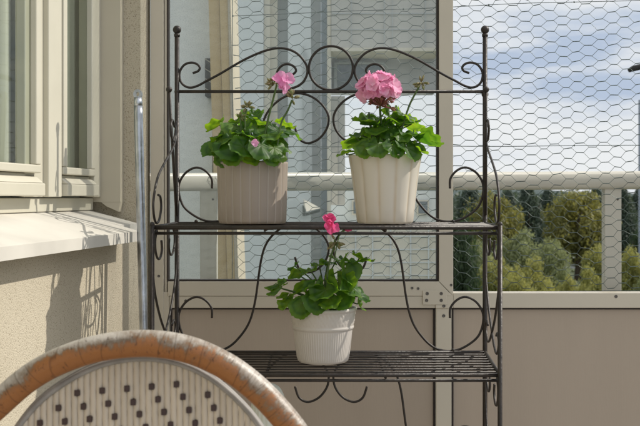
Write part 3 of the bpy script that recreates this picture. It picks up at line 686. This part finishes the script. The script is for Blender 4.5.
def plant(t, center, zrim, leaves, rnd, rimr, Yc):
    """leaves: (px, py, dY, size_px, face) face: 0..1 up-ness, lean px dir from the pot centre"""
    lf = MB(); st = MB(); roots = [Vector((center.x + rnd.uniform(-.02, .02), Yc + rnd.uniform(-.02, .02), zrim - .02)) for _ in range(7)]
    crowns = [r + Vector((rnd.uniform(-.03, .03), rnd.uniform(-.02, .02), rnd.uniform(.03, .055))) for r in roots]
    for r, c in zip(roots, crowns): st.tube(cr([r, (r + c)/2 + Vector((.004, 0, 0)), c], 4), [.0042]*9 if 0 else .0038, 7)
    for L_ in leaves:
        px, py, dY, sz = L_[:4]; c = at(px, py, Yc + dY); size = sz*Yc/F*.80
        out = c - Vector((center.x, Yc, zrim + .0)); side_ = Vector((out.x, out.y*1.0, 0))
        if side_.length < .012: side_ = Vector((rnd.uniform(-.02, .02), -.02, 0))
        side_.normalize()
        if len(L_) > 4: nrm = (Vector(L_[4]).normalized() + Vector((rnd.uniform(-.45, .45), rnd.uniform(-.25, .45), rnd.uniform(-.1, .8)))).normalized()
        else: nrm = (Vector((side_.x*.55, side_.y*.5 - .35, rnd.uniform(.55, 1.0)))).normalized()
        tip = side_*1.0 + Vector((rnd.uniform(-.3, .3), rnd.uniform(-.3, .1), rnd.uniform(-.5, .05)))
        tip = (tip - nrm*tip.dot(nrm)).normalized()
        base = c - tip*size*.25
        leaf(lf, base, tip, nrm, size*rnd.uniform(.82, 1.12), rnd, rnd.uniform(-.12, .34))
        o = min(crowns, key=lambda q: (q - base).length)
        mid = (o + base)/2 + Vector((0, 0, .008)) - nrm*.01
        st.tube(cr([o, mid, base - nrm*.004, base], 5), .0014, 6)
    lo = lf.build('foliage', M['leaf'], t); so_ = st.build('stems', M['stem'], t)
    return so_
def stalk(t, pts, Y, r=.0019, name='flower_stalk'):
    m = MB(); m.tube(cr([at(x, y, Y) for x, y in pts], 6), r, 7); return m.build(name, M['stem'], t)
def budcluster(t, c, n, R_, rnd, up=Vector((0, 0, 1)), name='bud_cluster', s=.0042):
    m = MB()
    for k in range(n):
        v = (Vector((rnd.gauss(0, 1), rnd.gauss(0, 1), rnd.gauss(0, .8))) + up*.6).normalized()*R_*rnd.uniform(.6, 1); q = c + v
        m.tube([c, c + v*.6, q], .0008, 5); e = v.normalized()*s*2.2
        m.tube([q - e*.5, q - e*.2, q + e*.3, q + e*.7], [.0008, s*.62, s*.55, .0006], 7)
    return m.build(name, M['bud'], t)

# left pot: grey brown fluted cylinder
rnd = random.Random(11)
P1 = Vector((at(252.5, 0, 2.035).x, 2.035, Z1 + .0045))
t1 = thing('potted_geranium', 'geranium in a grey brown grooved cylinder pot, left on the top shelf', 'potted plant', P1, 'geraniums on the plant stand')
def taupe():
    m = mat('taupe_ceramic', (.30, .25, .205), .5, var=.06, vscale=12); n = m.node_tree.nodes; l = m.node_tree.links; p = n['Principled BSDF']
    a = n.new('ShaderNodeAttribute'); a.attribute_name = 'groove'; old = p.inputs['Base Color'].links[0].from_socket
    mx = n.new('ShaderNodeMix'); mx.data_type = 'RGBA'; l.new(a.outputs['Fac'], mx.inputs['Factor']); l.new(old, mx.inputs['A']); mx.inputs['B'].default_value = (.42, .37, .32, 1)
    l.new(mx.outputs['Result'], p.inputs['Base Color']); return m
m = MB(); prof = [(.060, 0), (.0665, .001), (.0685, .006), (.0695, .04), (.0705, .085), (.0718, .119), (.0722, .1235), (.0710, .1250), (.0690, .1240), (.0675, .112), (.066, .1)]
NF = 24; SG = NF*16
def g1(a, r, z):
    f = (a*NF/(2*math.pi)) % 1; d_ = min(f, 1-f); return r - (.0011*max(0, 1 - d_/.09) if .003 < z < .122 and r > .0683 else 0) + .0006*(1-abs(2*f-1)**2)
m.lathe(prof, P1, SG, 0, g1); m.at['groove'] = [max(0, 1 - min((k*NF/SG) % 1, 1 - (k*NF/SG) % 1)/.07)*(1 if i < 6 else 0) for i in range(len(prof)) for k in range(SG)]
m.build('flower_pot', taupe(), t1)
g = MB(); g.lathe([(0, .108), (.066, .106)], P1, 32); g.build('soil', M['soil'], t1)
LV = [(222,135,-.02,34,(-.5,-.75,.5)),(214,152,-.03,26,(-.3,-.8,.5)),(228,148,-.07,32,(-.1,-.9,.5)),(240,150,-.085,30,(.1,-.9,.35)),(216,128,.02,26,(-.7,-.3,.6)),(240,132,-.04,28,(-.1,-.6,.9)),(252,138,-.07,24,(.2,-.8,.7)),
      (262,150,-.085,30,(.25,-.85,.4)),(276,152,-.06,28,(.5,-.8,.3)),(283,146,-.03,26,(.7,-.6,.4)),(272,134,-.04,26,(.3,-.5,.8)),(262,126,-.0,24,(0,-.4,.9)),(247,122,.02,24,(-.2,-.2,1)),(236,122,.01,22,(-.5,-.3,.8)),
      (293,132,.0,24,(.6,-.5,.7)),(286,127,.02,24,(.4,.2,.9)),(230,138,.03,28,(-.6,0,.8)),(255,148,-.03,30,(0,-.6,.7)),(276,140,.03,28,(.4,.3,.8)),(246,112,.0,17,(-.2,-.6,.7)),(256,117,-.01,18,(.1,-.4,.9)),(221,158,-.04,24,(-.4,-.9,.1)),
      (248,158,-.075,22,(0,-.9,.5)),(234,157,-.075,24,(-.2,-.95,.1)),(270,158,-.07,22,(.2,-.9,.4)),(215,143,.0,24,(-.8,-.4,.3)),(250,130,.05,30,(0,.3,.9)),(268,144,.05,32,(.2,.4,.9)),(226,146,.04,30,(-.4,.2,.9)),(231,127,-.03,24,(-.2,-.7,.6)),(257,131,-.03,24,(.1,-.7,.7)),(279,133,-.03,22,(.2,-.7,.6)),(268,124,.02,22,(.2,-.2,.9)),(220,142,-.05,26,(-.4,-.8,.4))]
plant(t1, P1, P1.z + .12, LV, rnd, .07, 2.035)
stalk(t1, [(262,150),(268,120),(273,100),(277,84)], 2.0, .0021); stalk(t1, [(277,148),(281,124),(288,110),(292,100)], 1.99, .002); stalk(t1, [(246,140),(245,118),(247,109)], 2.0, .0017); stalk(t1, [(240,145),(241,128),(240,118)], 2.0, .0015)
budcluster(t1, at(292, 98, 1.99), 14, .013, rnd); budcluster(t1, at(247, 106, 2.0), 12, .011, rnd); budcluster(t1, at(273, 84, 2.0), 14, .014, rnd, Vector((-.3, 0, .4))); budcluster(t1, at(240, 117, 2.0), 8, .009, rnd)
m = MB()
for (x, y, s) in ((282,79,.016),(288,80,.015),(277,79,.012),(286,87,.009),(281,87,.008),(284,91,.007)):
    floret(m, at(x, y, 1.985), (rnd.uniform(-.3,.6), -.8, .3), s, rnd, 4)
m.build('flower_head', petmat('light_pink_petal', (.78, .28, .55), (.85, .5, .7), (.9, .4, .65)), t1)

m = MB(); floret(m, at(255, 143, 1.94), (.2, -.9, .3), .008, rnd, 4); m.build('fallen_petal', bpy.data.materials['light_pink_petal'], t1)
# right pot: cream, softly lobed, tapered
P2 = Vector((at(385, 0, 2.03).x, 2.03, Z1 + .0045))
t2 = thing('potted_geranium', 'geranium with a big pink flower head in a cream tapered lobed pot', 'potted plant', P2, 'geraniums on the plant stand')
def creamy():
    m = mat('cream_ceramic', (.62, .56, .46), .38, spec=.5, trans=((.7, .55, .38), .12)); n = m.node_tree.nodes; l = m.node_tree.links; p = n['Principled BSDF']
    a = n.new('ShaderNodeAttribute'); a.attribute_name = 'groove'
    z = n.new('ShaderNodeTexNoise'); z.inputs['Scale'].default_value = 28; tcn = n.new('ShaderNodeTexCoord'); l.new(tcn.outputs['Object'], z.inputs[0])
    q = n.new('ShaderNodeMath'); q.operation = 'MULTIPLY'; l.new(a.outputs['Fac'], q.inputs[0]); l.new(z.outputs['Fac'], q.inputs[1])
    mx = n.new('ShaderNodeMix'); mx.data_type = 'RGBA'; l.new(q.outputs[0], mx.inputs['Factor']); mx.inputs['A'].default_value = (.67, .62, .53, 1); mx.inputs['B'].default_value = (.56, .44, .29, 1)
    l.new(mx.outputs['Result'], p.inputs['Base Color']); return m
m = MB(); prof = [(.045, 0), (.054, .0008), (.0572, .005), (.060, .03), (.0645, .07), (.0690, .105), (.0735, .132), (.0747, .1365), (.0735, .1385), (.0718, .137), (.070, .128), (.068, .115)]
NF2 = 12; SG = NF2*24
def g2(a, r, z):
    k = (a*NF2/(2*math.pi) + .5) % 1; return r - (.0022*(abs(2*k - 1)**3) if z > .002 and r > .054 and z < .1362 else 0)
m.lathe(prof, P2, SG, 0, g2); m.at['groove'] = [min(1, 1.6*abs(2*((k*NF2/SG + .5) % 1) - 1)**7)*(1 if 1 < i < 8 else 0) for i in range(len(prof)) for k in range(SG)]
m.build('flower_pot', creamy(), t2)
g = MB(); g.lathe([(0, .12), (.0675, .118)], P2, 32); g.build('soil', M['soil'], t2)
LV = [(367,122,-.03,28,(-.5,-.5,.8)),(376,130,-.05,26,(0,-.8,.6)),(392,120,-.03,28,(.2,-.6,.9)),(406,116,-.02,24,(.6,-.2,.8)),(412,134,-.03,28,(.5,-.4,.8)),(424,144,-.02,28,(.6,-.3,.8)),(430,141,.01,24,(.8,.1,.7)),(402,136,-.05,24,(.3,-.7,.6)),
      (360,136,-.03,26,(-.4,-.5,.8)),(352,138,0,22,(-.5,-.1,.9)),(343,154,-.02,22,(-.5,-.2,.7)),(363,150,-.06,26,(-.3,-.8,.5)),(378,148,-.075,26,(0,-.9,.4)),(394,150,-.075,26,(.1,-.9,.4)),(408,151,-.06,26,(.3,-.8,.5)),(420,152,-.04,22,(.5,-.7,.5)),
      (386,137,0,30,(0,-.3,.9)),(370,141,.03,30,(-.3,.3,.9)),(400,144,.03,30,(.3,.3,.9)),(414,126,.04,24,(.5,.4,.8)),(354,147,.03,26,(-.6,.2,.8)),(383,122,.02,26,(0,.3,1)),(399,128,.03,28,(.2,.3,.9)),(371,126,-.02,26,(-.3,-.7,.6)),(391,130,-.04,24,(0,-.8,.6)),(408,124,.0,24,(.3,-.6,.7))]
plant(t2, P2, P2.z + .132, LV, rnd, .073, 2.03)
stalk(t2, [(384,150),(382,130),(380,108),(381,100)], 2.0, .0024); stalk(t2, [(396,150),(403,125),(410,104),(419,87)], 2.0, .002); stalk(t2, [(376,150),(370,125),(369,112)], 2.01, .0018)
budcluster(t2, at(421, 83, 2.0), 18, .013, rnd, Vector((.5, 0, .1)), s=.0036)
hc = at(380.5, 90, 1.995)
m = MB(); cal = MB(); 
for k in range(52):
    v = Vector((rnd.gauss(0, 1), rnd.gauss(0, 1), rnd.gauss(0, 1))).normalized()
    if v.z < -.45: v.z *= -.6; v.normalize()
    j_ = rnd.uniform(.82, 1.16); q = hc + Vector((v.x*.036, v.y*.034, v.z*.026 + .002))*1 + v*(j_ - 1)*.035; floret(m, q, v + Vector((rnd.uniform(-.4, .4), rnd.uniform(-.4, .2), rnd.uniform(-.1, .5))), .0158*rnd.uniform(.85, 1.1), rnd)
    cal.tube([at(381, 105, 1.995), (at(381, 105, 1.995) + q)/2, q], .0008, 5)
fh = m.build('flower_head', M['petal'], t2)
for k in range(16):
    a = rnd.uniform(0, 6.28); q = at(381, 104, 1.995) + Vector((math.cos(a)*.026, math.sin(a)*.02, rnd.uniform(-.012, .014)))
    cal.tube([at(381, 106, 1.995), q], .0009, 5); e = (q - at(381, 106, 1.995)).normalized()*.008 - Vector((0, 0, .003)); cal.tube([q - e*.4, q, q + e*.8], [.001, .0032, .0008], 7)
cal.build('flower_calyx', M['calyx'], fh)

# lower pot: white, embossed rim band and ribbed body
P3 = Vector((at(323, 0, 2.035).x, 2.035, Z2 + .0045))
t3 = thing('potted_geranium', 'small geranium in a white pot with embossed rim, on the lower shelf', 'potted plant', P3, 'geraniums on the plant stand')
m = MB(); prof = [(.036, 0), (.048, .0006), (.0515, .004), (.0535, .012), (.0565, .035), (.0592, .060), (.0600, .066), (.0625, .069), (.0632, .072), (.0622, .0745), (.0632, .080), (.0650, .095), (.0665, .103), (.0690, .106), (.0692, .1095), (.0675, .1115), (.0655, .110), (.064, .098)]
p2_ = []
for i in range(len(prof) - 1):
    for k in range(3): p2_.append((prof[i][0] + (prof[i+1][0]-prof[i][0])*k/3, prof[i][1] + (prof[i+1][1]-prof[i][1])*k/3))
p2_.append(prof[-1])
def g3(a, r, z):
    if .008 < z < .064: return r + .0003*math.cos(a*72)
    if .077 < z < .103 and r > .0629:
        return r + .0016*max(0, math.sin(a*17 + 2.2*math.sin((z - .077)*240)) * math.cos((z - .09)*190)) + .0005*math.sin(a*51 + z*500)
    return r
m.lathe(p2_, P3, 576, 0, g3); m.build('flower_pot', mat('white_glazed_ceramic', (.54, .50, .455), .3, var=.04, vscale=8), t3)
g = MB(); g.lathe([(0, .1), (.0645, .099)], P3, 32); g.build('soil', M['soil'], t3)
LV = [(276,290,-.02,26,(-.6,-.5,.6)),(271,286,.0,20,(-.6,-.1,.8)),(287,306,-.03,22,(-.5,-.8,.3)),(299,308,-.06,28,(-.1,-.95,.2)),(296,276,0,20,(-.6,-.3,.7)),(293,268,.01,16,(-.7,-.3,.6)),(308,272,-.01,18,(-.2,-.5,.8)),(320,266,.0,20,(-.1,-.4,.9)),(331,262,.01,18,(.1,-.3,.9)),
      (312,287,-.05,24,(-.2,-.7,.6)),(325,294,-.07,27,(0,-.8,.6)),(340,286,-.05,28,(.3,-.8,.5)),(345,274,-.03,32,(.5,-.75,.35)),(354,262,.0,28,(.4,-.2,.9)),(363,260,.01,22,(.3,.1,.9)),(352,290,-.05,28,(.6,-.7,.3)),(362,298,-.02,22,(.8,-.4,.3)),(359,306,-.02,16,(.7,-.5,.2)),
      (330,302,-.075,26,(.1,-.85,.5)),(314,302,-.07,26,(-.1,-.85,.5)),(344,300,-.06,24,(.3,-.85,.4)),(302,292,0,24,(-.5,0,.8)),(316,294,-.03,24,(-.2,-.4,.8)),(340,262,.02,24,(.2,.1,1)),(283,299,-.01,18,(-.6,-.3,.6))]
plant(t3, P3, P3.z + .106, LV, rnd, .066, 2.035)
stalk(t3, [(326,300),(328,270),(333,250),(335,240)], 1.98, .002); stalk(t3, [(334,262),(337,245),(340,234),(345,230.5)], 1.975, .0012)
budcluster(t3, at(336, 242, 1.978), 16, .017, rnd, Vector((.2, -.2, -.8)), s=.0042)
m = MB()
for (x, y, s, ax) in ((330,220,.014,(-.2,-.8,.6)),(331,226,.014,(-.5,-.8,-.2)),(335,228,.010,(.5,-.8,0)),(329,217,.009,(0,-.4,1))): floret(m, at(x, y, 1.88), ax, s, rnd, 4)
m.tube([at(332, 236, 1.95), at(331, 226, 1.885)], .0009, 5)
m.build('flower_head', M['magenta'], t3)
m = MB(); m.tube([at(345, 230.5, 1.975), at(348, 230.3, 1.975), at(352, 230, 1.975)], [.0012, .0032, .001], 7); m.build('flower_bud', M['magenta'], t3)

# white ribbed jug glimpsed through the chair back, on the lowest shelf
P4 = Vector((at(268, 0, 2.0).x, 2.02, Z2 - .281 + .0045)); j = thing('lantern', 'white ribbed rounded lantern glimpsed between chair rim and weave, on the lowest shelf', 'lantern', P4)
m = MB(); pr = [(.03, 0), (.034, .01), (.037, .08), (.036, .16), (.033, .205), (.024, .228), (.01, .238), (0, .239)]
m.lathe([(p.x, p.y) for p in cr([Vector((a, b, 0)) for a, b in pr], 4)], P4, 96, 0, lambda a, r, z: r + .0008*math.cos(a*24)); m.build('shade', mat('white_ribbed_paper', (.72, .74, .68), .6, trans=((.8, .8, .7), .3)), j)
m = MB(); m.lathe([(.03, -.001), (.039, .004), (.0395, .012), (.0, .012)], P4, 32); m.build('base', M['iron'], j)

# ------------------------------------------------------------------ woven bistro chair
YC = 1.10
def ca(px, py, dY=0): return at(px, py, YC + dY)
ch = thing('bistro_chair', 'woven bistro chair with weathered orange cane rim, back seen in the foreground', 'chair', (-.19, 1.1, 0))
arc = [(-62,505),(-40,457),(-20,423),(0,403),(28,379),(60,361),(100,348),(145,343.5),(186,349),(222,364),(252,385),(279,412),(302,443),(322,485),(334,530)]
cpts = [ca(*a_) for a_ in arc]
left = [Vector((cpts[0].x - .014, YC - .01, .62)), Vector((cpts[0].x - .012, YC - .03, .45)), Vector((cpts[0].x - .03, YC - .08, 0))]
right = [Vector((cpts[-1].x + .006, YC - .01, .62)), Vector((cpts[-1].x + .004, YC - .03, .45)), Vector((cpts[-1].x + .02, YC - .08, 0))]
path = cr(left[::-1] + cpts + right, 9)
def cane():
    m = bpy.data.materials.new('weathered_cane'); m.use_nodes = True; n = m.node_tree.nodes; l = m.node_tree.links; p = n['Principled BSDF']
    a = n.new('ShaderNodeAttribute'); a.attribute_name = 'outer'; u = n.new('ShaderNodeAttribute'); u.attribute_name = 'along'
    def mth(op, x, y, cl=False):
        q = n.new('ShaderNodeMath'); q.operation = op; q.use_clamp = cl
        for i, v in enumerate((x, y)):
            if isinstance(v, (int, float)): q.inputs[i].default_value = v
            else: l.new(v, q.inputs[i])
        return q.outputs[0]
    def nz_(su, so, off, det=4, ro=.6):
        c = n.new('ShaderNodeCombineXYZ'); l.new(mth('MULTIPLY', u.outputs['Fac'], su), c.inputs[0]); l.new(mth('MULTIPLY', a.outputs['Fac'], so), c.inputs[1]); c.inputs[2].default_value = off
        z = n.new('ShaderNodeTexNoise'); z.inputs['Scale'].default_value = 1; z.inputs['Detail'].default_value = det; z.inputs['Roughness'].default_value = ro; l.new(c.outputs[0], z.inputs[0]); return z.outputs['Fac']
    def ctr_(x, k): return mth('MULTIPLY', mth('SUBTRACT', x, .5), k)
    fib = nz_(420, 1.1, 1, 4, .7); mid = nz_(120, 1.6, 5, 3); low = nz_(17, .5, 9, 1)
    # grey weathering grows from the outside of the hoop, in short streaks across the cane
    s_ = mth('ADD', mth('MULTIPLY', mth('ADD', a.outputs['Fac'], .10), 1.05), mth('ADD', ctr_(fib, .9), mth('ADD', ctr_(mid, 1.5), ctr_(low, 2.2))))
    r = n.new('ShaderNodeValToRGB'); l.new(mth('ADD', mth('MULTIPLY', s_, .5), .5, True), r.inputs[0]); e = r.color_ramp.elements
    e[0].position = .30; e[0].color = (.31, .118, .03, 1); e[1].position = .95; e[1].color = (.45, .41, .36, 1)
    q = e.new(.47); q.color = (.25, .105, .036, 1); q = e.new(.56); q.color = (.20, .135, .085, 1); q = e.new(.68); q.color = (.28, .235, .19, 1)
    # dark cracks where the skin has lifted, and dirt at the joints of the binding
    ck = nz_(230, 2.2, 13, 5, .7); r3 = n.new('ShaderNodeValToRGB'); l.new(ck, r3.inputs[0]); r3.color_ramp.elements[0].position = .36; r3.color_ramp.elements[0].color = (.25, .2, .17, 1); r3.color_ramp.elements[1].position = .42; r3.color_ramp.elements[1].color = (1, 1, 1, 1)
    jt = nz_(34, .12, 21, 0); r2 = n.new('ShaderNodeValToRGB'); l.new(mth('ABSOLUTE', ctr_(jt, 2), 0), r2.inputs[0]); r2.color_ramp.elements[0].position = .0; r2.color_ramp.elements[0].color = (.3, .25, .2, 1); r2.color_ramp.elements[1].position = .03; r2.color_ramp.elements[1].color = (1, 1, 1, 1)
    mx = n.new('ShaderNodeMix'); mx.data_type = 'RGBA'; mx.blend_type = 'MULTIPLY'; mx.inputs['Factor'].default_value = .7; l.new(r.outputs[0], mx.inputs['A']); l.new(r3.outputs[0], mx.inputs['B'])
    m3 = n.new('ShaderNodeMix'); m3.data_type = 'RGBA'; m3.blend_type = 'MULTIPLY'; m3.inputs['Factor'].default_value = .6; l.new(mx.outputs['Result'], m3.inputs['A']); l.new(r2.outputs[0], m3.inputs['B'])
    l.new(m3.outputs['Result'], p.inputs['Base Color']); p.inputs['Roughness'].default_value = .33
    b = n.new('ShaderNodeBump'); b.inputs['Strength'].default_value = .3; b.inputs['Distance'].default_value = .003; l.new(ck, b.inputs['Height']); l.new(b.outputs[0], p.inputs['Normal'])
    return m
m = MB(); sides = 28; m.tube(path, .0150, sides)
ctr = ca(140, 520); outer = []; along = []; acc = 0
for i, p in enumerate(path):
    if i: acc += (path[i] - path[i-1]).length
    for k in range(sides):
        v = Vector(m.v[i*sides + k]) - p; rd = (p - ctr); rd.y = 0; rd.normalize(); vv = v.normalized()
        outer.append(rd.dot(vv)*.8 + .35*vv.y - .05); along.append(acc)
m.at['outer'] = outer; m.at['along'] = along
m.build('cane_hoop', cane(), ch)
# woven back panel set just inside the hoop
panel_arc = [(-8,470),(20,425),(45,397),(80,374),(112,362),(147,358.5),(180,364),(210,378),(236,399),(258,424),(276,455),(292,500)]
pa = cr([Vector((a, b, 0)) for a, b in panel_arc], 8)
def topy(x):
    for i in range(len(pa) - 1):
        if pa[i].x <= x <= pa[i+1].x: f = (x - pa[i].x)/(pa[i+1].x - pa[i].x); return pa[i].y + (pa[i+1].y - pa[i].y)*f
    return None
BOT = 640
def PY(px): return .012 + .030*((px - 145)/150)**2*0 + .01*math.cos((px - 145)/150*1.57)
wv = MB(); pitch = 6.2; sq = []; strands = []
nst = 48
rw = 13.4
for i in range(nst):
    xc = 0 + i*pitch
    pts = []; ya = topy(xc)
    if ya is None: continue
    y = ya
    y = math.floor(ya/.9)*.9
    NC = 7; rows_ = []; first = True
    while y < BOT:
        yy = max(y, ya); rows_.append(yy); y += .9
    vs = []
    for yy in rows_:
        # a dark square sits at columns where (i + row) falls on the lattice; the strand necks in beside it
        def sqd(ic, yv):
            row = round((yv - 391.0 + .3*0)/rw); return row
        row = (yy - 391.0 + .09*(xc - 102))/rw; rN = round(row); dn = abs(row - rN)*rw
        shift = (i - 16 - rN*1) % 4
        wL = wR = .5; lift = 0
        if shift == 0 and dn < 3: wR = .5 - .36*max(0, 1 - (dn/2.8)**8)
        if shift == 1 and dn < 3: wL = .5 - .36*max(0, 1 - (dn/2.8)**8)
        xq = xc + (pitch*.5 if shift == 0 else -pitch*.5); tq = topy(xq); yq = 391.0 + rN*rw - .09*(xq - 102)
        if tq is None or yq < tq + 17: wL = wR = .5
        bow = .10*math.sin((yy + i*7)*.35)
        for k in range(NC):
            u_ = -1 + 2*k/(NC-1); xo = (u_*(wR if u_ > 0 else wL))*pitch
            zo = -(1 - u_*u_)**.5*.0019 if abs(u_) < 1 else 0
            q = ca(xc + xo + bow, yy, PY(xc) + zo); vs.append(q)
    n_ = len(rows_)
    wv.add(vs, [(a*NC+k, a*NC+k+1, (a+1)*NC+k+1, (a+1)*NC+k) for a in range(n_-1) for k in range(NC-1)], 0, True)
for rN in range(-4, 19):
    for i in range(-2, nst):
        if (i - 16 - rN) % 4 == 0:
            x = i*pitch + pitch*.5; y = 391.0 + rN*rw - .09*(x - 102); ty = topy(x)
            if ty is None or y < ty + 17: continue
            x += random.uniform(-.3, .3); y += random.uniform(-.6, .6); c = ca(x, y, PY(x) - .0016); hw, hh = 2.55*YC/F, 2.9*YC/F
            wv.box((c.x - hw, c.y - .0030, c.z - hh), (c.x + hw, c.y + .003, c.z + hh), 1)
# weft backing seen in the gaps
for r_ in range(0, 90):
    y = 362 + r_*3.1; xs_ = [p.x for p in pa if p.y <= y]
    if len(xs_) < 3: continue
    a, b = min(xs_) + 2, max(xs_) - 2
    wv.tube([ca(a, y, .018 + .004), ca((a+b)/2, y, .022 + .006), ca(b, y, .018 + .004)], .0018, 5, 2)
wv.build('woven_back', [mat('ivory_strand', (.60, .52, .42), .42, var=.14, vscale=60, stretch=(1, 1, .15)), mat('dark_brown_weft', (.045, .022, .02), .4), mat('beige_weft', (.34, .29, .23), .6)], ch)
m = MB(); m.tube([ca(p.x, p.y, .014) for p in pa], .0035, 8); m.tube([ca(p.x + (0), p.y - 2.6, .022) for p in pa], .003, 8); m.build('back_binding', mat('grey_binding', (.33, .31, .29), .5, var=.3, vscale=50), ch)
# seat, lower legs, stretcher (out of frame)
sc = Vector((-.19, YC + .22, .45)); m = MB(); m.lathe([(0, .012), (.19, .012), (.205, .004), (.2, -.014), (0, -.012)], sc, 40); m.build('seat', mat('woven_seat', (.5, .46, .4), .6, bump=.4, bscale=200, var=.2, vscale=90), ch)
for sx in (-1, 1): m = MB(); m.tube([(sc.x + sx*.15, YC + .34, .44), (sc.x + sx*.18, YC + .38, 0)], .0135, 12); m.build('front_leg', mat('cane', (.42, .16, .05), .45, var=.3, vscale=20), ch)
m = MB(); m.tube([(sc.x + .17*math.cos(k*.2618), YC + .18 + .15*math.sin(k*.2618), .22) for k in range(24)], .009, 8, closed=True); m.build('stretcher', bpy.data.materials['cane'], ch)
